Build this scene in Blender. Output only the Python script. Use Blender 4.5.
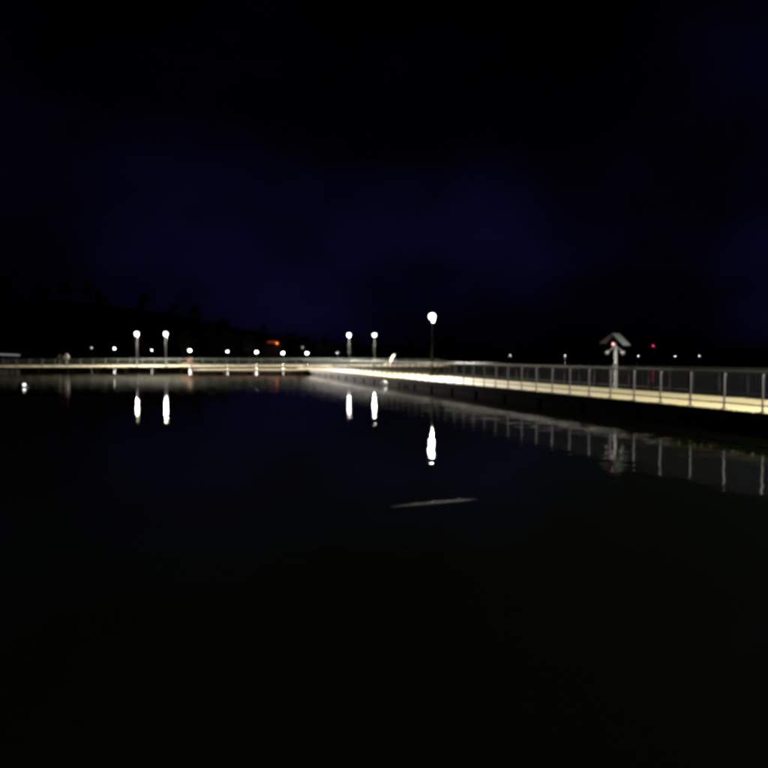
import bpy, math, random
from mathutils import Vector, Matrix, noise
random.seed(7)
R = math.radians
scene = bpy.context.scene
for o in list(bpy.data.objects):
    bpy.data.objects.remove(o)
COL = scene.collection

# ------------------------------------------------------------------ camera
EYE = 2.15                     # eye above the lake surface (z = 0), looking along +Y
F = 800.0 / 768.0
cam_data = bpy.data.cameras.new('camera')
cam = bpy.data.objects.new('camera', cam_data)
COL.objects.link(cam)
cam_data.sensor_width = 36.0
cam_data.lens = 36.0 * F
cam_data.clip_start = 0.05
cam_data.clip_end = 6000.0
cam.location = (0, 0, EYE)
cam.rotation_euler = (R(90 - 1.93), 0, 0)
scene.camera = cam

# ------------------------------------------------------------------ world: late dusk, cloudy night sky
world = bpy.data.worlds.new('World')
scene.world = world
world.use_nodes = True
nt = world.node_tree
nt.nodes.clear()
def wn(t, **k):
    n = nt.nodes.new(t)
    for a, b in k.items():
        setattr(n, a, b)
    return n
w_out = wn('ShaderNodeOutputWorld')
w_bg = wn('ShaderNodeBackground')
w_sky = wn('ShaderNodeTexSky', sky_type='NISHITA')
w_sky.sun_disc = False
w_sky.sun_elevation = R(-4.0)
w_sky.sun_rotation = R(0.0)
w_tc = wn('ShaderNodeTexCoord')
w_map = wn('ShaderNodeMapping')
w_map.inputs['Location'].default_value = (0.41, 2.9, 2.06)
w_map.inputs['Scale'].default_value = (1.0, 1.0, 1.7)
w_noise = wn('ShaderNodeTexNoise')
w_noise.inputs['Scale'].default_value = 2.3
w_noise.inputs['Detail'].default_value = 6.0
w_noise.inputs['Roughness'].default_value = 0.5
w_ramp = wn('ShaderNodeValToRGB')
w_ramp.color_ramp.interpolation = 'EASE'
w_ramp.color_ramp.elements[0].position = 0.41
w_ramp.color_ramp.elements[0].color = (0.08, 0.08, 0.08, 1)
w_ramp.color_ramp.elements[1].position = 0.72
w_ramp.color_ramp.elements[1].color = (1, 1, 1, 1)
w_mul = wn('ShaderNodeMix', data_type='RGBA', blend_type='MULTIPLY')
w_mul.inputs['Factor'].default_value = 1.0
w_tint = wn('ShaderNodeMix', data_type='RGBA', blend_type='MULTIPLY')
w_tint.inputs['Factor'].default_value = 1.0
w_tint.inputs['B'].default_value = (0.185, 0.14, 1.0, 1)
w_bw = wn('ShaderNodeRGBToBW')
nt.links.new(w_tc.outputs['Generated'], w_map.inputs['Vector'])
nt.links.new(w_map.outputs['Vector'], w_noise.inputs['Vector'])
nt.links.new(w_noise.outputs['Fac'], w_ramp.inputs['Fac'])
nt.links.new(w_sky.outputs['Color'], w_bw.inputs['Color'])
nt.links.new(w_bw.outputs['Val'], w_tint.inputs['A'])
nt.links.new(w_tint.outputs['Result'], w_mul.inputs['A'])
nt.links.new(w_ramp.outputs['Color'], w_mul.inputs['B'])
nt.links.new(w_mul.outputs['Result'], w_bg.inputs['Color'])
nt.links.new(w_bg.outputs['Background'], w_out.inputs['Surface'])
w_bg.inputs['Strength'].default_value = 0.10

# ------------------------------------------------------------------ exposure and render settings
scene.view_settings.view_transform = 'Standard'
scene.view_settings.look = 'None'
scene.view_settings.gamma = 1.0
scene.view_settings.exposure = 0.0
scene.view_settings.use_curve_mapping = False
scene.render.engine = 'CYCLES'
cy = scene.cycles
cy.use_denoising = True
cy.caustics_reflective = False
cy.caustics_refractive = False
cy.max_bounces = 5
cy.diffuse_bounces = 2
cy.glossy_bounces = 3
cy.transmission_bounces = 2
cy.sample_clamp_indirect = 8.0
cy.pixel_filter_type = 'BLACKMAN_HARRIS'
cy.filter_width = 4.6          # soft phone lens

# ------------------------------------------------------------------ materials
MATS = {}
def mat(name, col, rough=0.6, metal=0.0, var=0.0, scale=6.0, bump=0.0, stretch=(1, 1, 1), objvar=0.0, spec=0.5):
    m = bpy.data.materials.new(name)
    m.use_nodes = True
    t = m.node_tree
    b = t.nodes['Principled BSDF']
    b.inputs['Base Color'].default_value = (*col, 1)
    b.inputs['Roughness'].default_value = rough
    b.inputs['Metallic'].default_value = metal
    b.inputs['Specular IOR Level'].default_value = spec
    tc = t.nodes.new('ShaderNodeTexCoord')
    mp = t.nodes.new('ShaderNodeMapping')
    mp.inputs['Scale'].default_value = stretch
    t.links.new(tc.outputs['Object'], mp.inputs['Vector'])
    n = t.nodes.new('ShaderNodeTexNoise')
    n.inputs['Scale'].default_value = scale
    n.inputs['Detail'].default_value = 5
    t.links.new(mp.outputs['Vector'], n.inputs['Vector'])
    if var > 0:
        hs = t.nodes.new('ShaderNodeHueSaturation')
        hs.inputs['Color'].default_value = (*col, 1)
        mr = t.nodes.new('ShaderNodeMapRange')
        mr.inputs['From Min'].default_value = 0.25
        mr.inputs['From Max'].default_value = 0.75
        mr.inputs['To Min'].default_value = 1 - var
        mr.inputs['To Max'].default_value = 1 + var
        t.links.new(n.outputs['Fac'], mr.inputs['Value'])
        val = mr.outputs['Result']
        if objvar > 0:
            oi = t.nodes.new('ShaderNodeObjectInfo')
            mr2 = t.nodes.new('ShaderNodeMapRange')
            mr2.inputs['To Min'].default_value = 1 - objvar
            mr2.inputs['To Max'].default_value = 1 + objvar
            t.links.new(oi.outputs['Random'], mr2.inputs['Value'])
            mm = t.nodes.new('ShaderNodeMath')
            mm.operation = 'MULTIPLY'
            t.links.new(val, mm.inputs[0])
            t.links.new(mr2.outputs['Result'], mm.inputs[1])
            val = mm.outputs['Value']
        t.links.new(val, hs.inputs['Value'])
        t.links.new(hs.outputs['Color'], b.inputs['Base Color'])
    if bump > 0:
        bp = t.nodes.new('ShaderNodeBump')
        bp.inputs['Strength'].default_value = bump
        bp.inputs['Distance'].default_value = 0.02
        t.links.new(n.outputs['Fac'], bp.inputs['Height'])
        t.links.new(bp.outputs['Normal'], b.inputs['Normal'])
    MATS[name] = m
    return m

def emit(name, col, strength):
    m = bpy.data.materials.new(name)
    m.use_nodes = True
    t = m.node_tree
    b = t.nodes['Principled BSDF']
    b.inputs['Base Color'].default_value = (0.8, 0.8, 0.8, 1)
    b.inputs['Emission Color'].default_value = (*col, 1)
    b.inputs['Emission Strength'].default_value = strength
    MATS[name] = m
    return m

mat('deck_wood', (0.47, 0.405, 0.215), 0.7, 0, 0.16, 9, 0.3, (0.35, 3, 1), 0.17)
mat('kick_board', (0.22, 0.21, 0.175), 0.7, 0, 0.12, 4, 0.2)
mat('beam_wood', (0.10, 0.05, 0.032), 0.8, 0, 0.25, 4, 0.4, (1, 0.3, 2))
mat('float_shell', (0.007, 0.006, 0.005), 0.8, 0, 0.3, 2.5, 0.3, spec=0.15)
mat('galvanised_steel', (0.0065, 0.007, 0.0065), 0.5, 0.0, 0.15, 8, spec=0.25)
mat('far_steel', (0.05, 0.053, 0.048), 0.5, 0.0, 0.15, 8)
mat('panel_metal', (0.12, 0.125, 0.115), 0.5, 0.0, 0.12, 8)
mat('bar_steel', (0.007, 0.0075, 0.007), 0.6, 0, 0.15, 8, spec=0.1)
mat('rail_board', (0.20, 0.20, 0.195), 0.5, 0.1, 0.1, 5)
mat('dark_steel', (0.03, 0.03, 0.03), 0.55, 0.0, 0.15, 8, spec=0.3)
mat('pole_paint', (0.02, 0.021, 0.024), 0.55, 0.0, 0.1, 6, spec=0.3)
mat('white_paint', (0.5, 0.5, 0.47), 0.5, 0, 0.1, 5)
mat('mast_paint', (0.17, 0.17, 0.16), 0.55, 0, 0.12, 7)
mat('lounger_wood', (0.36, 0.28, 0.24), 0.6, 0, 0.15, 8, 0.2)
mat('lounger_brown', (0.23, 0.12, 0.08), 0.7, 0, 0.2, 8, 0.2)
mat('solar_glass', (0.10, 0.13, 0.12), 0.35, 0.0, 0.1, 20)
mat('grey_sign', (0.25, 0.26, 0.27), 0.6, 0, 0.08, 6)
mat('ring_foam', (0.20, 0.16, 0.15), 0.6, 0, 0.1, 6)
mat('ground', (0.06, 0.065, 0.035), 0.95, 0, 0.35, 1.2, 0.5)
mat('stone', (0.18, 0.17, 0.16), 0.85, 0, 0.3, 5, 0.6)
mat('reed', (0.05, 0.055, 0.025), 0.8, 0, 0.3, 1.0)
mat('dark_pane', (0.015, 0.017, 0.02), 0.4, 0, 0.05, 3, spec=0.3)
mat('frame_paint', (0.08, 0.075, 0.07), 0.7, 0, 0.1, 3)
mat('bark', (0.07, 0.05, 0.035), 0.9, 0, 0.25, 10, 0.4)
mat('leaf', (0.045, 0.07, 0.03), 0.7, 0, 0.35, 0.6)
mat('needle', (0.03, 0.055, 0.035), 0.7, 0, 0.3, 0.6)
mat('plaster', (0.06, 0.04, 0.03), 0.8, 0, 0.12, 2, 0.2)
mat('roof_tile', (0.06, 0.035, 0.025), 0.8, 0, 0.2, 3, 0.3)
mat('wet_pole', (0.024, 0.022, 0.020), 0.45, 0, 0.25, 6, 0.1, (1, 1, 1), 0, 0.7)
mat('buoy_white', (0.75, 0.74, 0.70), 0.5, 0, 0.06, 6)
emit('pier_globe', (1.0, 0.97, 0.90), 15)
emit('shore_globe', (1.0, 0.98, 0.94), 60)
emit('faint_globe', (0.95, 0.97, 1.0), 20)
emit('dim_globe', (0.92, 0.95, 1.0), 4)
emit('orange_globe', (1.0, 0.21, 0.03), 5)
emit('orange_wash_glow', (1.0, 0.11, 0.02), 0.22)
emit('red_globe', (1.0, 0.03, 0.16), 6)
emit('red_beacon_lens', (1.0, 0.03, 0.14), 1.6)
emit('eave_glow', (0.95, 0.97, 1.0), 0.32)
emit('window_glow', (0.9, 0.95, 1.0), 0.5)
emit('float_light', (1.0, 1.0, 0.98), 3.5)

def water_material():
    m = bpy.data.materials.new('lake_water')
    m.use_nodes = True
    t = m.node_tree
    t.nodes.clear()
    out = t.nodes.new('ShaderNodeOutputMaterial')
    mix = t.nodes.new('ShaderNodeMixShader')
    dif = t.nodes.new('ShaderNodeBsdfDiffuse')
    dif.inputs['Color'].default_value = (0.0019, 0.0026, 0.0011, 1)
    gl = t.nodes.new('ShaderNodeBsdfAnisotropic')
    gl.distribution = 'BECKMANN'
    gl.inputs['Roughness'].default_value = 0.045
    gl.inputs['Color'].default_value = (0.95, 0.95, 0.95, 1)
    fr = t.nodes.new('ShaderNodeFresnel')
    fr.inputs['IOR'].default_value = 1.33
    tc = t.nodes.new('ShaderNodeTexCoord')
    n1 = t.nodes.new('ShaderNodeTexNoise')
    n1.inputs['Scale'].default_value = 0.75
    n1.inputs['Detail'].default_value = 2.0
    n2 = t.nodes.new('ShaderNodeTexNoise')
    n2.inputs['Scale'].default_value = 2.6
    n2.inputs['Detail'].default_value = 2.0
    n3 = t.nodes.new('ShaderNodeTexNoise')      # calm and ruffled patches
    n3.inputs['Scale'].default_value = 0.035
    n3.inputs['Detail'].default_value = 2.0
    for n in (n1, n2, n3):
        t.links.new(tc.outputs['Object'], n.inputs['Vector'])
    sc = t.nodes.new('ShaderNodeMath'); sc.operation = 'MULTIPLY'
    sc.inputs[1].default_value = 0.25
    t.links.new(n2.outputs['Fac'], sc.inputs[0])
    ad = t.nodes.new('ShaderNodeMath'); ad.operation = 'ADD'
    t.links.new(n1.outputs['Fac'], ad.inputs[0])
    t.links.new(sc.outputs['Value'], ad.inputs[1])
    am = t.nodes.new('ShaderNodeMapRange')
    am.inputs['From Min'].default_value = 0.3
    am.inputs['From Max'].default_value = 0.7
    am.inputs['To Min'].default_value = 0.55
    am.inputs['To Max'].default_value = 1.35
    t.links.new(n3.outputs['Fac'], am.inputs['Value'])
    mu = t.nodes.new('ShaderNodeMath'); mu.operation = 'MULTIPLY'
    t.links.new(ad.outputs['Value'], mu.inputs[0])
    t.links.new(am.outputs['Result'], mu.inputs[1])
    bp = t.nodes.new('ShaderNodeBump')
    bp.inputs['Strength'].default_value = 1.0
    bp.inputs['Distance'].default_value = 0.0135
    t.links.new(mu.outputs['Value'], bp.inputs['Height'])
    for n in (dif, gl, fr):
        t.links.new(bp.outputs['Normal'], n.inputs['Normal'])
    t.links.new(fr.outputs['Fac'], mix.inputs['Fac'])
    t.links.new(dif.outputs['BSDF'], mix.inputs[1])
    t.links.new(gl.outputs['BSDF'], mix.inputs[2])
    t.links.new(mix.outputs['Shader'], out.inputs['Surface'])
    MATS['lake_water'] = m
water_material()

# ------------------------------------------------------------------ mesh helpers
class MB:
    def __init__(s):
        s.v = []; s.f = []; s.smooth = False
    def add(s, vs, fs):
        b = len(s.v)
        s.v += [tuple(p) for p in vs]
        s.f += [tuple(i + b for i in f) for f in fs]
        return s
    def box(s, c, d, rot=None):
        hx, hy, hz = d[0] / 2, d[1] / 2, d[2] / 2
        ps = [Vector((x, y, z)) for x in (-hx, hx) for y in (-hy, hy) for z in (-hz, hz)]
        if rot is not None:
            ps = [rot @ p for p in ps]
        c = Vector(c)
        return s.add([p + c for p in ps], [(0, 1, 3, 2), (4, 6, 7, 5), (0, 4, 5, 1), (2, 3, 7, 6), (0, 2, 6, 4), (1, 5, 7, 3)])
    def tube(s, pts, rads, n=10, cap=True):
        pts = [Vector(p) for p in pts]
        if not isinstance(rads, (list, tuple)):
            rads = [rads] * len(pts)
        vs = []; fs = []
        for i, p in enumerate(pts):
            d = (pts[min(i + 1, len(pts) - 1)] - pts[max(i - 1, 0)]).normalized()
            a = d.orthogonal().normalized() if i == 0 else (a - d * a.dot(d)).normalized()
            b = d.cross(a)
            for k in range(n):
                t = 2 * math.pi * k / n
                vs.append(p + (a * math.cos(t) + b * math.sin(t)) * rads[i])
        for i in range(len(pts) - 1):
            for k in range(n):
                k2 = (k + 1) % n
                fs.append((i * n + k, i * n + k2, (i + 1) * n + k2, (i + 1) * n + k))
        if cap:
            fs.append(tuple(reversed(range(n))))
            fs.append(tuple(range((len(pts) - 1) * n, len(pts) * n)))
        s.smooth = True
        return s.add(vs, fs)
    def lathe(s, prof, c=(0, 0, 0), n=14):
        """prof: list of (radius, z)"""
        vs = []; fs = []
        for r, z in prof:
            for k in range(n):
                t = 2 * math.pi * k / n
                vs.append((c[0] + max(r, 1e-4) * math.cos(t), c[1] + max(r, 1e-4) * math.sin(t), c[2] + z))
        for i in range(len(prof) - 1):
            for k in range(n):
                k2 = (k + 1) % n
                fs.append((i * n + k, i * n + k2, (i + 1) * n + k2, (i + 1) * n + k))
        s.smooth = True
        return s.add(vs, fs)
    def ball(s, c, r, n=14, m=9, sz=1.0):
        return s.lathe([(r * math.sin(math.pi * i / m), -r * sz * math.cos(math.pi * i / m)) for i in range(m + 1)], c, n)
    def mesh(s, name, material):
        me = bpy.data.meshes.new(name)
        me.from_pydata(s.v, [], s.f)
        me.materials.append(MATS[material])
        if s.smooth:
            for p in me.polygons:
                p.use_smooth = len(p.vertices) == 4
        me.update()
        return me
    def build(s, name, material, parent=None, kind=None):
        o = bpy.data.objects.new(name, s.mesh(name, material))
        COL.objects.link(o)
        if parent is not None:
            o.parent = parent
        if kind:
            o['kind'] = kind
        return o

def tag(o, label, cat, group=None, kind=None):
    o['label'] = label; o['category'] = cat
    if group: o['group'] = group
    if kind: o['kind'] = kind
    return o
def thing(name, label, cat, loc=(0, 0, 0), rz=0.0, group=None):
    o = bpy.data.objects.new(name, None)
    COL.objects.link(o)
    o.location = loc; o.rotation_euler = (0, 0, rz)
    o.empty_display_size = 0.2
    return tag(o, label, cat, group)
def copy_thing(src, label, loc, rz=None):
    r = src.copy(); COL.objects.link(r); r.location = loc
    if rz is not None: r.rotation_euler = (0, 0, rz)
    r['label'] = label
    for ch in list(src.children):
        c = ch.copy(); COL.objects.link(c); c.parent = r
        for g in list(ch.children):
            d = g.copy(); COL.objects.link(d); d.parent = c
    return r
def px(x, depth):
    """lateral place of something seen at photo column x when it stands `depth` metres away"""
    return (x - 384.0) / 800.0 * depth
def up(y, depth):
    """height above the lake of something seen at photo row y, `depth` metres away"""
    return EYE + (357.0 - y) / 800.0 * depth

# ------------------------------------------------------------------ terrain and lake
def smooth(a, b, x):
    t = min(1, max(0, (x - a) / (b - a)))
    return t * t * (3 - 2 * t)
def shore_far(x):
    return 402 + 360 * smooth(-25, 140, x) + 9 * math.sin(x * 0.021) + 5 * math.sin(x * 0.07)
def height(x, y):
    z = -2.5
    df = y - shore_far(x)
    if df > -12:
        rise = smooth(-12, 6, df) * 3.1 + smooth(6, 120, df) * 5.0
        hill = smooth(10, 170, df) * 34 * smooth(-40, -250, x)
        far = smooth(20, 300, df) * 7
        z += rise + hill + far + noise.noise(Vector((x * .02, y * .02, 0))) * 1.2 * smooth(0, 40, df)
    # near bank, under the photographer
    dn = 2.6 - y + 0.5 * math.sin(x * 0.35)
    z = max(z, -2.5 + 3.05 * smooth(-2.6, 1.6, dn) + 0.6 * smooth(2, 12, dn) + 1.8 * smooth(15, 60, dn))
    # side banks, far out of the picture
    for d in (-430 - x, x - 640):
        z = max(z, -2.5 + 3.1 * smooth(-12, 8, d) + 12 * smooth(5, 180, d))
    return z
xs = sorted(set([-3000, -2200, -1500, -1000, -800] + [-680 + 20 * i for i in range(73)] + [900, 1100, 1500, 2200, 3000] + [-60 + 5 * i for i in range(25)] + [-10 + 1.0 * i for i in range(21)]))
ys = sorted(set([-1500, -600, -250, -120, -60, -30, -15] + [-10 + 1.0 * i for i in range(22)] + [16, 22, 30, 50, 100, 200, 300, 350] + [370 + 7 * i for i in range(64)] + [850, 900, 980, 1100, 1300, 1700, 2300, 3200]))
g = MB()
W = len(xs)
g.add([(x, y, height(x, y)) for y in ys for x in xs],
      [(j * W + i, j * W + i + 1, (j + 1) * W + i + 1, (j + 1) * W + i) for j in range(len(ys) - 1) for i in range(W - 1)])
g.smooth = True
ground = g.build('ground', 'ground', kind='structure')
ground['label'] = 'dark grassy bank and wooded ground around the lake'

wm = MB()
wm.add([(-1400, -40, 0), (1800, -40, 0), (1800, 1300, 0), (-1400, 1300, 0)], [(0, 1, 2, 3)])
water = wm.build('lake_water', 'lake_water', kind='structure')
water['label'] = 'calm black lake water mirroring the lamps'

# ------------------------------------------------------------------ the long pier
TANP = (185.0 - 384.0) / 800.0
PANG = -math.atan(TANP)                       # turned left by 14 degrees
U = Vector((-math.sin(PANG), math.cos(PANG), 0))
N = Vector((math.cos(PANG), math.sin(PANG), 0))
P_FRONT, P_BACK = 15.94 * math.cos(PANG), 21.0 * math.cos(PANG)
PW = P_BACK - P_FRONT
S0, S1 = 9.0, 113.5
DECK = 0.61
def pier_pt(s, p, z=0.0):
    v = U * s + N * p
    return Vector((v.x, v.y, z))
def s_at(depth, p):
    return (depth - N.y * p) / U.y
pier = thing('pier', 'long floating pier of lit pale planks running from the right edge into the distance', 'pier', pier_pt(S0, P_FRONT), PANG)
L = S1 - S0
PITCH = 0.205
npl = int(L / PITCH)
variants = []
for k in range(5):
    b = MB()
    wdt = 0.188 + 0.004 * (k % 3)
    t = 0.045
    # a plank with softly rounded long edges
    e = 0.008
    hy = wdt / 2
    prof = [(-hy, -t), (hy, -t), (hy, -e), (hy - e, 0), (-hy + e, 0), (-hy, -e)]
    x0, x1 = 0.0, PW
    b.add([(x0, a, z) for a, z in prof] + [(x1, a, z) for a, z in prof],
          [tuple(reversed(range(6))), tuple(range(6, 12))] + [(i, (i + 1) % 6, 6 + (i + 1) % 6, 6 + i) for i in range(6)])
    # reversed winding fixed by recalculation below
    variants.append(b.mesh('plank', 'deck_wood'))
first_seen = int((s_at(17.5, P_BACK) - S0) / PITCH)
far_planks = MB()
for i in range(npl):
    y = (i + 0.5) * PITCH
    dx = random.uniform(-0.025, 0.025)
    dz = random.uniform(-0.003, 0.003)
    if first_seen <= i < first_seen + 290:
        o = bpy.data.objects.new('plank', variants[random.randrange(5)])
        COL.objects.link(o); o.parent = pier
        o.location = (dx, y, DECK + dz)
        o.rotation_euler = (0, random.uniform(-0.0006, 0.0006), random.uniform(-0.0012, 0.0012))
    else:
        far_planks.box((PW / 2 + dx, y, DECK - 0.0225 + dz), (PW, 0.192, 0.045))
far_planks.build('planking', 'deck_wood', pier, kind='stuff')
for xx in (0.05, PW - 0.05):
    m = MB(); m.box((xx, L / 2, DECK - 0.185), (0.07, L, 0.27)); m.build('edge_beam', 'beam_wood', pier)
for xx in (PW * 0.34, PW * 0.66):
    m = MB(); m.box((xx, L / 2, DECK - 0.145), (0.09, L, 0.19)); m.build('joist', 'beam_wood', pier)
fl = MB()
prof = [(-1.75, -0.32), (1.75, -0.32), (1.82, -0.2), (1.82, 0.24), (1.72, 0.34), (-1.72, 0.34), (-1.82, 0.24), (-1.82, -0.2)]
fl.add([(0.18, a, z) for a, z in prof] + [(PW - 0.18, a, z) for a, z in prof],
       [tuple(range(8)), tuple(reversed(range(8, 16)))] + [((i + 1) % 8, i, 8 + i, 8 + (i + 1) % 8) for i in range(8)])
flm = fl.mesh('float', 'float_shell')
y = 2.0
while y < L:
    o = bpy.data.objects.new('float', flm); COL.objects.link(o); o.parent = pier
    o.location = (0, y, 0); o.rotation_euler = (0, 0, random.uniform(-.01, .01))
    y += 4.1

def railing(name, label, origin, rz, length, deck_z, xoff, board=False, spacing=1.64, steel='galvanised_steel', bars='bar_steel'):
    """local Y runs along the railing, xoff is its offset from the origin line, board = wide flat top rail"""
    r = thing(name, label, 'railing', origin, rz)
    pm = MB()
    pm.box((0, 0, 0.545), (0.042, 0.042, 1.05))
    pm.box((0, 0, 0.008 + 0.006), (0.13, 0.13, 0.016))
    pm.box((0, 0, 1.03), (0.062, 0.062, 0.09))
    pmesh = pm.mesh('post', steel)
    n = int(length / spacing)
    for i in range(n + 1):
        o = bpy.data.objects.new('post', pmesh); COL.objects.link(o); o.parent = r
        o.location = (xoff, 0.15 + i * spacing, deck_z)
        o.rotation_euler = (random.uniform(-.006, .006), random.uniform(-.006, .006), 0)
    m = MB()
    m.tube([(xoff, 0, deck_z + 1.105), (xoff, length, deck_z + 1.105)], 0.028, 10)
    m.build('top_rail', steel, r)
    m = MB()
    m.box((xoff, length / 2, deck_z + 0.185), (0.03, length, 0.04))
    m.build('bottom_rail', steel, r)
    if board:
        m = MB(); m.box((xoff - 0.062, length / 2, deck_z + 0.99), (0.03, length, 0.11))
        m.build('rail_board', 'rail_board', r)
    m = MB()
    yy = 0.15 + 0.13
    while yy < length:
        if min((yy - 0.15) % spacing, spacing - (yy - 0.15) % spacing) > 0.05:
            m.box((xoff, yy, deck_z + 0.64), (0.006, 0.006, 0.87))
        yy += 0.128
    m.build('balusters', bars, r, kind='stuff')
    return r
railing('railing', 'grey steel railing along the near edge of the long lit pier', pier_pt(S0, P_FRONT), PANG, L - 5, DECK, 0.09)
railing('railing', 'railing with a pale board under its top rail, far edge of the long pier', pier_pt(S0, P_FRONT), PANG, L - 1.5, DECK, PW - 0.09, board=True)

# ------------------------------------------------------------------ the cross pier in the distance
CA = Vector((px(-60, 113), 113, 0)); CB = Vector((px(452, 128), 128, 0))
CANG = math.atan2(CB.y - CA.y, CB.x - CA.x)
CL = (CB - CA).length
CW, CDECK = 4.2, 0.75
CU = Vector((math.cos(CANG), math.sin(CANG), 0)); CN = Vector((-math.sin(CANG), math.cos(CANG), 0))
def cross_pt(x, back, z=0.0):
    """point on the cross pier seen at photo column x, `back` metres behind its near edge"""
    k = (x - 384.0) / 800.0
    o = CA + CN * back
    t = (k * o.y - o.x) / (CU.x - k * CU.y)
    p = o + CU * t
    return Vector((p.x, p.y, z))
cross = thing('pier', 'distant cross pier seen as a thin bright line behind the water', 'pier', CA, CANG)
m = MB()
i = 0
while i * 0.21 < CL:
    m.box((i * 0.21, CW / 2 + random.uniform(-.02, .02), CDECK - 0.0225 + random.uniform(-.003, .003)), (0.196, CW, 0.045)); i += 1
m.build('planking', 'deck_wood', cross, kind='stuff')
for yy in (0.06, CW - 0.06):
    m = MB(); m.box((CL / 2, yy, CDECK - 0.165), (CL, 0.07, 0.23)); m.build('edge_beam', 'beam_wood', cross)
m = MB(); m.box((CL / 2, CW - 0.05, CDECK + 0.09), (CL, 0.04, 0.14)); m.build('kick_board', 'kick_board', cross)
pilem = MB().lathe([(0.13, -2.6), (0.13, 0.70)], (0, 0, 0), 10).mesh('pile', 'beam_wood')
xx = 1.0
while xx < CL:
    for yy in (0.5, CW - 0.5):
        o = bpy.data.objects.new('pile', pilem); COL.objects.link(o); o.parent = cross; o.location = (xx, yy, 0)
    xx += 4.0
# rear railing: the builder runs along local Y, so turn it
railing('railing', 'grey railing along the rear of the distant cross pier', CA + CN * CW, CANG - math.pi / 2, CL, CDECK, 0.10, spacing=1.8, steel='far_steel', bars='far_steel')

# low landing stage in front of the cross pier
LY = 106.0
la, lb = px(196, LY), px(318, LY)
land = thing('landing_stage', 'low timber landing stage in front of the distant cross pier', 'landing stage', (la, LY - 3.0, 0))
m = MB(); i = 0
while i * 0.2 < lb - la:
    m.box((i * 0.2, 3.2 + random.uniform(-.02, .02), 0.49 + random.uniform(-.003, .003)), (0.186, 6.4, 0.045)); i += 1
m.build('planking', 'deck_wood', land, kind='stuff')
for yy in (0.08, 6.3):
    m = MB(); m.box(((lb - la) / 2, yy, 0.36), (lb - la, 0.08, 0.2)); m.build('edge_beam', 'beam_wood', land)
for k in range(4):
    o = bpy.data.objects.new('float', MB().box((0, 0, 0), (2.2, 5.6, 0.6)).mesh('float', 'float_shell') if k == 0 else lfm)
    lfm = o.data
    COL.objects.link(o); o.parent = land; o.location = (2.0 + k * (lb - la - 4) / 3, 3.2, 0.0)

# ------------------------------------------------------------------ lamps on the piers
def make_pier_lamp(label, loc, rz=0):
    t = thing('pier_lamp', label, 'lamp post', loc, rz, 'lamp posts on the piers')
    MB().lathe([(0.0, 0.0), (0.17, 0.0), (0.17, 0.03), (0.10, 0.05), (0.10, 1.05), (0.075, 1.15), (0.0, 1.15)], n=14).build('base_sleeve', 'dark_steel', t)
    MB().lathe([(0.055, 1.12), (0.042, 3.0), (0.032, 4.37), (0.0, 4.372)], n=12).build('pole', 'pole_paint', t)
    MB().lathe([(0.0, 4.36), (0.04, 4.362), (0.052, 4.385), (0.052, 4.395), (0.0, 4.397)], n=14).build('collar', 'dark_steel', t)
    m = MB(); m.tube([(0.03, 0, 4.38), (0.13, 0, 4.42), (0.15, 0, 4.50), (0.14, 0, 4.66)], 0.011, 8); m.build('bracket', 'dark_steel', t)
    gl = MB().ball((0, 0, 4.85), 0.25, 16, 10, 0.98).build('globe', 'pier_globe', t)
    ld = bpy.data.lights.new('lamp_light', 'SPOT')       # the downward throw of the lantern, wide street-light optics
    ld.energy = 11500.0
    ld.color = (1.0, 0.95, 0.86)
    ld.spot_size = R(175); ld.spot_blend = 0.08
    ld.shadow_soft_size = 0.03
    ld.use_nodes = True
    lt = ld.node_tree
    em = lt.nodes['Emission']
    ge = lt.nodes.new('ShaderNodeNewGeometry')
    sx = lt.nodes.new('ShaderNodeSeparateXYZ')
    ab = lt.nodes.new('ShaderNodeMath'); ab.operation = 'ABSOLUTE'
    mx = lt.nodes.new('ShaderNodeMath'); mx.operation = 'MAXIMUM'; mx.inputs[1].default_value = 0.15
    dv = lt.nodes.new('ShaderNodeMath'); dv.operation = 'DIVIDE'; dv.inputs[0].default_value = 1.0
    lt.links.new(ge.outputs['Incoming'], sx.inputs['Vector'])
    lt.links.new(sx.outputs['Z'], ab.inputs[0])
    lt.links.new(ab.outputs['Value'], mx.inputs[0])
    lt.links.new(mx.outputs['Value'], dv.inputs[1])
    lt.links.new(dv.outputs['Value'], em.inputs['Strength'])
    lo = bpy.data.objects.new('lamp_light', ld); COL.objects.link(lo); lo.parent = t
    lo.location = (0, 0, 4.52)
    MB().lathe([(0.13, 5.068), (0.09, 5.10), (0.03, 5.13), (0.0, 5.17)], n=14).build('cap', 'dark_steel', t)
    return t
lamp = make_pier_lamp('tallest brightest globe lamp post, standing on the long pier', pier_pt(s_at(65.5, P_BACK - .75), P_BACK - .75, DECK))
copy_thing(lamp, 'globe lamp post on the near stretch of the long pier beyond the right edge', pier_pt(s_at(15.0, P_BACK - .28), P_BACK - .28, DECK))
for x, lab in ((137, 'left of the two globe lamp posts on the left half of the cross pier'),
               (166, 'right of the two globe lamp posts on the left half of the cross pier'),
               (349, 'globe lamp post with a small white sign on its pole, behind the long pier'),
               (374.5, 'globe lamp post behind the long pier, between the sign pole and the slanted lounger')):
    p = cross_pt(x, 0.35, CDECK)
    t = copy_thing(lamp, lab, p)
    if x == 349:
        m = MB(); m.box((0.02, -0.09, 2.15), (0.34, 0.03, 0.5)); m.build('sign_plate', 'white_paint', t)

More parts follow.
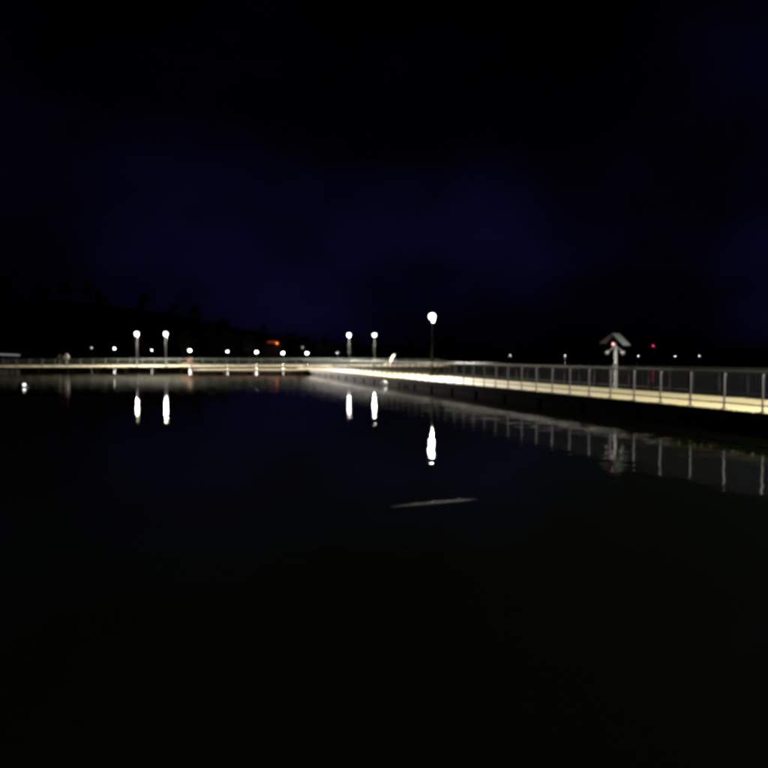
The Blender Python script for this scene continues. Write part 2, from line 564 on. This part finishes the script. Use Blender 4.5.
# ------------------------------------------------------------------ solar mast on the long pier
def make_solar_mast():
    t = thing('solar_mast', 'pale grey mast with gabled solar panels, red beacon and two spotlights on the long pier', 'solar mast', pier_pt(s_at(38.45, P_BACK - .30), P_BACK - .30, DECK), R(-44))
    MB().lathe([(0.0, 0), (0.16, 0), (0.16, 0.025), (0.085, 0.04), (0.085, 1.12), (0.0, 1.13)], n=14).build('base_sleeve', 'panel_metal', t)
    MB().lathe([(0.0, 1.10), (0.12, 1.10), (0.12, 1.20), (0.0, 1.21)], n=14).build('collar', 'dark_steel', t)
    MB().lathe([(0.056, 1.18), (0.054, 2.18), (0.0, 2.2)], n=14).build('pole', 'mast_paint', t)
    m = MB(); m.tube([(0, 0, 2.1), (0.0, 0, 2.62)], 0.03, 8); m.tube([(-0.25, 0, 2.45), (0, 0, 2.16)], 0.018, 6); m.tube([(0.25, 0, 2.45), (0, 0, 2.16)], 0.018, 6)
    m.build('panel_bracket', 'dark_steel', t)
    for sgn in (1, -1):
        a = R(44) if sgn > 0 else R(34)
        rot = Matrix.Rotation(sgn * a, 3, 'Y')
        mid = Vector((sgn * 0.40 * math.cos(a), 0, 2.66 - 0.40 * math.sin(a)))
        m = MB(); m.box(mid, (0.80, 0.66, 0.035), rot)
        f = m.build('panel_frame', 'panel_metal' if sgn > 0 else 'dark_steel', t)  # left frame takes a darker material, its shade put into the colour
        m = MB()
        for ix in (-1, 0, 1):
            for iy in (-.5, .5):
                m.box(mid + rot @ Vector((ix * 0.255, iy * 0.31, 0.021)), (0.24, 0.29, 0.008), rot)
        m.build('solar_cells', 'solar_glass', f)
    for sgn in (-1, 1):
        m = MB(); m.tube([(sgn * .05, 0, 2.05), (sgn * .36, -.08, 1.80)], 0.02, 8); arm = m.build('arm', 'mast_paint', t)
        d = Vector((sgn * .7, -.2, -.55)).normalized()
        c = Vector((sgn * .38, -.085, 1.78))
        m = MB(); m.tube([c - d * .06, c + d * .02, c + d * .09], [0.045, 0.075, 0.085], 10)
        m.build('spotlight', 'mast_paint', arm)
    m = MB(); m.lathe([(0.0, 0), (0.06, 0), (0.06, .05), (0.0, .051)], (-.10, -.06, 2.07), 10); b = m.build('beacon_base', 'dark_steel', t)
    MB().lathe([(0.055, 0), (0.055, .06), (0.03, .10), (0.0, .11)], (-.10, -.06, 2.122), 10).build('beacon_lens', 'red_beacon_lens', b)
make_solar_mast()

# ------------------------------------------------------------------ loungers on the cross pier
def lounger(name, label, loc, rz, back_h, wood, frame):
    t = thing(name, label, 'lounger', loc, rz)
    # profile in local XZ, facing -X, back leaning to +X
    prof = [(-0.75, 0.33), (-0.45, 0.42), (-0.05, 0.40), (0.15, 0.50), (0.35, 0.50 + back_h * .35), (0.62, 0.50 + back_h * .75), (0.82, 0.5 + back_h * .97), (0.92, 0.5 + back_h), (0.98, 0.5 + back_h * .93)]
    k = 0
    for i in range(len(prof) - 1):
        a, b = Vector((prof[i][0], 0, prof[i][1])), Vector((prof[i + 1][0], 0, prof[i + 1][1]))
        n = max(1, int((b - a).length / 0.11))
        ang = math.atan2(b.z - a.z, b.x - a.x)
        for j in range(n):
            c = a.lerp(b, (j + .5) / n)
            m = MB(); m.box(c, ((b - a).length / n * .86, 0.78, 0.03), Matrix.Rotation(-ang, 3, 'Y'))
            m.build('slat', wood, t)
    for yy in (-.3, .3):
        m = MB(); m.tube([(x, yy, z - .045) for x, z in prof[:-1]], 0.025, 6); m.build('side_rail', frame, t)
        for xl, zl in ((-.6, .33), (.1, .42), (.45, .75)):
            m = MB(); m.box((xl, yy, zl / 2), (.06, .05, zl)); m.build('leg', frame, t)
    return t
lounger('sun_lounger', 'pale slatted lounger with a high slanted back on the cross pier, right of the lamps', cross_pt(389, 2.3, CDECK), CANG + 0.1, 1.25, 'lounger_wood', 'white_paint')
lounger('sun_lounger', 'pale lounger at the left of the brown pair on the left cross pier', cross_pt(186, 2.2, CDECK), CANG, 0.75, 'lounger_wood', 'lounger_brown')
lounger('sun_lounger', 'brown lounger facing right in the pair on the left cross pier', cross_pt(194, 2.6, CDECK), CANG + math.pi, 0.7, 'lounger_brown', 'lounger_brown')

# sign and lifebuoy at the dim left end of the cross pier
t = thing('notice_board', 'small grey notice board on the dim left end of the cross pier', 'sign', cross_pt(60, 1.2, CDECK))
MB().lathe([(0.035, 0), (0.035, 1.75), (0, 1.76)], n=8).build('post', 'dark_steel', t)
m = MB(); m.box((0, -0.05, 1.45), (0.42, 0.025, 0.66)); m.build('board', 'grey_sign', t)
t = thing('lifebuoy_stand', 'pale lifebuoy ring on a post beside the notice board', 'lifebuoy', cross_pt(66.5, 1.2, CDECK))
MB().lathe([(0.035, 0), (0.035, 1.6), (0, 1.61)], n=8).build('post', 'dark_steel', t)
m = MB()
nn = 20
m.tube([(0.36 * math.cos(2 * math.pi * k / nn), -0.09, 1.45 + 0.36 * math.sin(2 * math.pi * k / nn)) for k in range(nn + 1)], 0.065, 8, cap=False)
m.build('ring', 'ring_foam', t)

# ------------------------------------------------------------------ street lamps on the far shore
def make_street_lamp(label, x, y, depth, head, size, group):
    hx, hz = px(x, depth), up(y, depth)
    gz = height(hx, depth)
    t = thing('street_lamp', label, 'street lamp', (hx, depth, gz), 0, group)
    h = hz - gz
    MB().lathe([(0.09, -0.3), (0.05, h - .2), (0, h - .19)], n=8).build('pole', 'pole_paint', t)
    MB().lathe([(0.0, -.25), (0.32, -.22), (0.46, 0.0), (0.42, .25), (0.0, .4)] if size > .3 else [(0.0, -.16), (.2, -.14), (.28, 0), (.2, .2), (0, .26)], (0, 0, h), 12).build('lamp_head', head, t)
    MB().lathe([(0.44, .262), (0.25, .43), (0.0, .5)] if size > .3 else [(.2, .205), (.1, .28), (0, .33)], (0, 0, h), 12).build('hood', 'dark_steel', t)
    return t
SH = 'street lamps along the far shore'
FA = 'faint lights across the lake'
for x, y, head, sz, lab in (
    (114.6, 348.6, 'shore_globe', .3, 'leftmost white street lamp on the far shore, above the railing start'),
    (190, 350.6, 'shore_globe', .5, 'far shore street lamp shining just above the brown lounger pair'),
    (227.5, 351.6, 'shore_globe', .3, 'smallest in the row of four far shore lamps over the landing stage'),
    (256.5, 352.0, 'shore_globe', .5, 'second from left in the row of four far shore lamps over the landing stage'),
    (283, 353.0, 'shore_globe', .5, 'far shore street lamp right below the orange light'),
    (307, 353.2, 'shore_globe', .5, 'rightmost in the row of four far shore lamps over the landing stage')):
    make_street_lamp(lab, x, y, 408 if x > 120 else 414, head, sz, SH)
for x, y, dep, head, lab in (
    (92, 347.8, 420, 'dim_globe', 'faint small light left of all the bright far shore lamps'),
    (152, 350.2, 418, 'faint_globe', 'small light between and below the two left cross pier lamps'),
    (337, 353.0, 430, 'faint_globe', 'small light between the shore lamp row and the signed lamp post'),
    (380.5, 352.3, 560, 'faint_globe', 'small light just right below the second rear pier lamp'),
    (419.5, 354.6, 700, 'faint_globe', 'left of two close small lights beside the tall lamp post'),
    (422.8, 355.0, 700, 'faint_globe', 'right of two close small lights beside the tall lamp post'),
    (454.8, 355.0, 770, 'faint_globe', 'first small light right of the tall lamp post across the lake'),
    (479, 355.6, 772, 'faint_globe', 'second small light right of the tall lamp post across the lake'),
    (510, 355.4, 772, 'faint_globe', 'third small light right of the tall lamp post across the lake'),
    (565, 355.6, 775, 'faint_globe', 'small light across the lake left of the solar mast'),
    (638, 356.0, 775, 'faint_globe', 'small light across the lake between solar mast and red beacon'),
    (675, 356.3, 775, 'faint_globe', 'left of the two small white lights right of the red beacon'),
    (699, 356.1, 775, 'faint_globe', 'right of the two small white lights right of the red beacon')):
    make_street_lamp(lab, x, y, dep, head, .2, FA)

# red beacon mast across the lake
D = 790
bx, bz = px(653, D), up(346, D)
gz = height(bx, D)
t = thing('beacon_mast', 'thin mast with a glowing red light across the lake at the right', 'beacon', (bx, D, gz))
m = MB()
for k in range(3):
    a = 2 * math.pi * k / 3
    m.tube([(1.0 * math.cos(a), 1.0 * math.sin(a), -.3), (.25 * math.cos(a), .25 * math.sin(a), bz - gz - .5)], .06, 6)
for q in range(1, 8):
    h = (bz - gz - .5) * q / 8; r = 1.0 - .75 * q / 8
    pts = [(r * math.cos(2 * math.pi * k / 3), r * math.sin(2 * math.pi * k / 3), h) for k in range(4)]
    m.tube(pts, .03, 5)
m.build('lattice', 'dark_steel', t)
MB().lathe([(0, -.55), (.5, -.5), (.5, -.38), (0, -.37)], (0, 0, bz - gz), 10).build('lamp_base', 'dark_steel', t)
MB().ball((0, 0, bz - gz + .15), .5, 12, 8).build('lamp_lens', 'red_globe', t)

# ------------------------------------------------------------------ houses on the far shore
def house(label, x, depth, z_add, w, d, h, roof_h, rz):
    hx = px(x, depth); gz = height(hx, depth) + z_add
    t = thing('house', label, 'house', (hx, depth, gz), rz)
    m = MB(); m.box((0, 0, h / 2 - 1), (w, d, h + 2)); wall = m.build('wall', 'plaster', t)
    e = .5
    m = MB()
    m.add([(-w/2-e, -d/2-e, h), (w/2+e, -d/2-e, h), (w/2+e, d/2+e, h), (-w/2-e, d/2+e, h), (-w/2-e, 0, h+roof_h), (w/2+e, 0, h+roof_h)],
          [(0, 1, 5, 4), (2, 3, 4, 5), (0, 4, 3), (1, 2, 5), (3, 2, 1, 0)])
    roof = m.build('roof', 'roof_tile', t)
    m = MB(); m.box((w * .25, .4, h + roof_h + .1), (.7, .7, 1.6)); m.build('chimney', 'roof_tile', roof)
    wins = []
    for wx in (-w * .3, 0, w * .3):
        m = MB(); m.box((wx, -d / 2 - .03, h * .55), (1.1, .06, 1.4)); f = m.build('window', 'frame_paint', t)
        m = MB(); m.box((wx, -d / 2 - .065, h * .55), (.9, .02, 1.2)); wins.append(m.build('pane', 'dark_pane', f))
    return t, wins
# house behind the orange lamp; the wash on its wall is added glowing panes
D = 440
t, w_ = house('house under the trees with an added strip of orange glow on its wall', 274, D, 0, 10, 8, 7.5, 3.2, 0)
hz = up(343.2, D) - t.location.z
m = MB(); m.box((-.6, -4.05, hz + .45), (4.6, .08, 1.25)); f = m.build('glow_frame', 'frame_paint', t)
for k in range(4):
    m = MB(); m.box((-2.3 + 1.12 * k, -4.1, hz + .45), (1.0, .02, 1.0)); m.build('pane', 'orange_wash_glow', f)  # no real window: added glow standing in for the orange lamp's spread
ol = thing('wall_lamp', 'orange lamp glowing above the row of far shore lamps', 'lamp', (px(278.3, D), D - 4.0, t.location.z + hz))
m = MB(); m.tube([(0, -.02, .1), (0, -.5, .2), (0, -.9, .1)], .05, 6); m.build('bracket', 'dark_steel', ol)
m = MB(); m.lathe([(0, -.42), (.5, -.3), (.62, 0), (.3, .22), (0, .25)], (0, -.95, 0), 12); m.build('lamp_head', 'orange_globe', ol)
m = MB(); m.lathe([(.34, .225), (.1, .36), (0, .4)], (0, -.95, 0), 10); m.build('hood', 'dark_steel', ol)
t, w_ = house('dark house on the wooded slope with one tiny lit window', 303, 470, 0, 9, 8, 6, 3, .05)
w_[1].data = w_[1].data.copy(); w_[1].data.materials[0] = MATS['window_glow']
hh = up(334, 466) - t.location.z
t.location.z += hh - 6 * .55 if hh - 3.3 < 4 else 0
LABEL_HOUSE = t

# boathouse at the far left; its lit roof edge is an added glowing strip
D = 240
bx = px(-14, D)
t = thing('boathouse', 'long low boathouse at the far left with an added dim glow along its roof edge', 'boathouse', (bx, D, 0))
m = MB(); m.box((0, 4, .4), (21, 9, .5)); m.build('platform', 'beam_wood', t)
for xx in range(-9, 10, 3):
    for yy in (.5, 7.5):
        m = MB(); m.lathe([(.14, -2.6), (.14, .2)], (xx, yy, 0), 8); m.build('pile', 'beam_wood', t)
m = MB(); m.box((0, 5, 1.75), (18, 6, 2.2)); wl = m.build('wall', 'beam_wood', t)
for xx in (-6, -1, 4):
    m = MB(); m.box((xx, 1.97, 1.6), (1.6, .06, 1.8)); m.build('door', 'dark_steel', wl)
m = MB(); m.add([(-10, 1.0, 2.85), (10, 1.0, 2.85), (10, 9, 2.85), (-10, 9, 2.85), (-10, 5, 4.0), (10, 5, 4.0)], [(0, 1, 5, 4), (2, 3, 4, 5), (0, 4, 3), (1, 2, 5), (3, 2, 1, 0)])
m.build('roof', 'dark_steel', t)
m = MB(); m.tube([(1.2, .9, 3.05), (9.8, .9, 2.72)], .13, 8); m.build('roof_edge_glow', 'eave_glow', t)  # no real lamp: added glow in place of light on the roof edge

# ------------------------------------------------------------------ trees
def tree_mesh(kind, seed):
    rnd = random.Random(seed)
    tr = MB(); cr = MB()
    H = 15.0
    if kind == 'leaf':
        tr.tube([(0, 0, -.6), (.1, .05, 3), (-.1, .1, 7), (.1, 0, 11.5)], [.42, .32, .22, .06], 8)
        blobs = []
        for k in range(16):
            a = rnd.uniform(0, 2 * math.pi); z0 = rnd.uniform(3.5, 9.5)
            ln = rnd.uniform(2.2, 4.6) * (1 - .35 * (z0 - 3.5) / 6)
            e = Vector((math.cos(a) * ln, math.sin(a) * ln, z0 + rnd.uniform(1.2, 3.2)))
            tr.tube([(0, 0, z0), (e.x * .5, e.y * .5, z0 + (e.z - z0) * .4), e], [.13, .08, .03], 6)
            blobs.append((e, rnd.uniform(1.2, 2.1)))
        blobs.append((Vector((0, 0, 12.6)), 1.8)); blobs.append((Vector((.5, .4, 10.8)), 2.1))
        for c, r in blobs:
            for q in range(75):
                d = Vector((rnd.gauss(0, 1), rnd.gauss(0, 1), rnd.gauss(0, .8)))
                p = c + d.normalized() * r * rnd.random() ** .45
                s = rnd.uniform(.16, .34)
                u = Vector((rnd.uniform(-1, 1), rnd.uniform(-1, 1), rnd.uniform(-1, 1))).normalized()
                v = u.orthogonal().normalized() * s * .6; u = u * s
                cr.add([p - u, p + v, p + u, p - v], [(0, 1, 2, 3)])
    else:
        tr.tube([(0, 0, -.6), (0, 0, 8), (0, 0, 15.8)], [.34, .2, .03], 8)
        z = 2.2
        while z < 15.6:
            rad = 3.3 * (1 - (z - 2) / 14.2) + .25
            nb = 9 if z < 11 else 6
            for k in range(nb):
                a = 2 * math.pi * k / nb + rnd.uniform(-.3, .3)
                ln = rad * rnd.uniform(.7, 1.1)
                e = Vector((math.cos(a) * ln, math.sin(a) * ln, z - ln * .22))
                tr.tube([(0, 0, z), e], [.05, .015], 4)
                for q in range(int(6 + ln * 5)):
                    tt = rnd.uniform(.15, 1)
                    p = Vector((0, 0, z)).lerp(e, tt) + Vector((rnd.uniform(-.25, .25), rnd.uniform(-.25, .25), rnd.uniform(-.3, .08)))
                    u = Vector((math.cos(a), math.sin(a), -.4)) * rnd.uniform(.18, .36)
                    v = Vector((-math.sin(a), math.cos(a), rnd.uniform(-.5, .5))) * .14
                    cr.add([p - u, p + v, p + u, p - v], [(0, 1, 2, 3)])
            z += .62
    return tr.mesh('trunk', 'bark'), cr.mesh('crown', 'leaf' if kind == 'leaf' else 'needle')
protos = [tree_mesh('leaf', 1), tree_mesh('leaf', 2), tree_mesh('leaf', 3), tree_mesh('fir', 4), tree_mesh('fir', 5)]
def tree(x, y, k, s, group, label):
    t = thing('tree', label, 'tree', (x, y, height(x, y)), random.uniform(0, 6.28), group)
    t.scale = (s * random.uniform(.9, 1.15), s * random.uniform(.9, 1.15), s)
    for nm, me in zip(('trunk', 'crown'), protos[k]):
        o = bpy.data.objects.new(nm, me); COL.objects.link(o); o.parent = t
G1 = 'dark trees on the left shore slope'
rnd = random.Random(11)
for i in range(95):
    x = rnd.uniform(-330, -18)
    y = shore_far(x) + (16 + 150 * rnd.random() ** 1.3)
    s = rnd.uniform(.75, 1.25)
    if x > -70: s *= .62
    # keep the orange lit house in view
    xp = 384 + 800 * x / y
    if 262 < xp < 312 and y < 470: continue
    tree(x, y, rnd.choice((0, 0, 1, 1, 2, 2)), s, G1, 'dark tree in the black wood on the left far shore')
G2 = 'dark trees on the right far shore'
for i in range(60):
    x = rnd.uniform(0, 420)
    y = shore_far(x) + rnd.uniform(30, 110)
    tree(x, y, rnd.choice((0, 1, 2, 3, 4)), rnd.uniform(.5, .95), G2, 'dark tree in the low tree line behind the right half of the lake')

# ------------------------------------------------------------------ small things on the water and at the near bank
D = 57.0
t = thing('light_float', 'small white light floating on the dark water at the far left', 'light', (px(24, D), D, 0))
MB().lathe([(0, -.16), (.26, -.12), (.3, 0), (.24, .07), (.08, .1), (0, .1)], n=14).build('float', 'dark_steel', t)
MB().ball((0, 0, .17), .085, 12, 8, 1.1).build('lantern', 'float_light', t)

bp_ = pier_pt(s_at(61.0, P_FRONT - .75), P_FRONT - .75)
t = thing('mooring_buoy', 'white mooring buoy on the water against the long pier', 'buoy', bp_)
MB().ball((0, 0, .13), .25, 16, 10, .9).build('ball', 'buoy_white', t)
MB().tube([(0, 0, .34), (0, 0, .40)], .025, 8).build('eye', 'dark_steel', t)

# long pole drifting in front of the photographer
p0 = Vector((px(340, 11.1), 11.1, 0)); p1 = Vector((px(504, 12.25), 12.25, 0))
t = MB()
t.tube([p0.lerp(p1, k / 16) + Vector((0, 0, .005 - .06 * (k / 8 - 1.1) ** 2)) for k in range(17)], [.012 + .003 * (k / 16) for k in range(17)], 14)
tag(t.build('floating_pole', 'wet_pole'), 'wet smooth pole floating on the dark foreground water, catching a faint glint', 'pole')

# ------------------------------------------------------------------ reed belt added behind the long pier to block reflections of the far lights
rb = MB(); rr = random.Random(5)
for i in range(15000):
    y = rr.uniform(236, 262)
    x = px(rr.uniform(372, 860), y)
    h = rr.uniform(1.5, 2.12) - .25 * abs(noise.noise(Vector((x * .08, y * .08, 3))))
    a = rr.uniform(0, math.pi); w = rr.uniform(.012, .03)
    dx, dy = math.cos(a) * w, math.sin(a) * w
    lx, ly = rr.uniform(-.18, .18), rr.uniform(-.18, .18)
    rb.add([(x - dx, y - dy, -.4), (x + dx, y + dy, -.4), (x + lx * .4 + dx, y + ly * .4 + dy, h * .6), (x + lx * .4 - dx, y + ly * .4 - dy, h * .6), (x + lx, y + ly, h)], [(0, 1, 2, 3), (3, 2, 4)])
rd = rb.build('reed_screen', 'reed', kind='stuff')
rd['label'] = 'added dark reed belt that hides far light reflections behind the long pier'

# make every mesh face outwards
import bmesh
done = set()
for o in bpy.data.objects:
    if o.type == 'MESH' and o.data.name not in done and o.name.split('.')[0] not in ('ground', 'lake_water', 'crown'):
        done.add(o.data.name)
        if len(o.data.polygons) > 30000: continue
        bm = bmesh.new(); bm.from_mesh(o.data)
        bmesh.ops.recalc_face_normals(bm, faces=bm.faces)
        bm.to_mesh(o.data); bm.free()
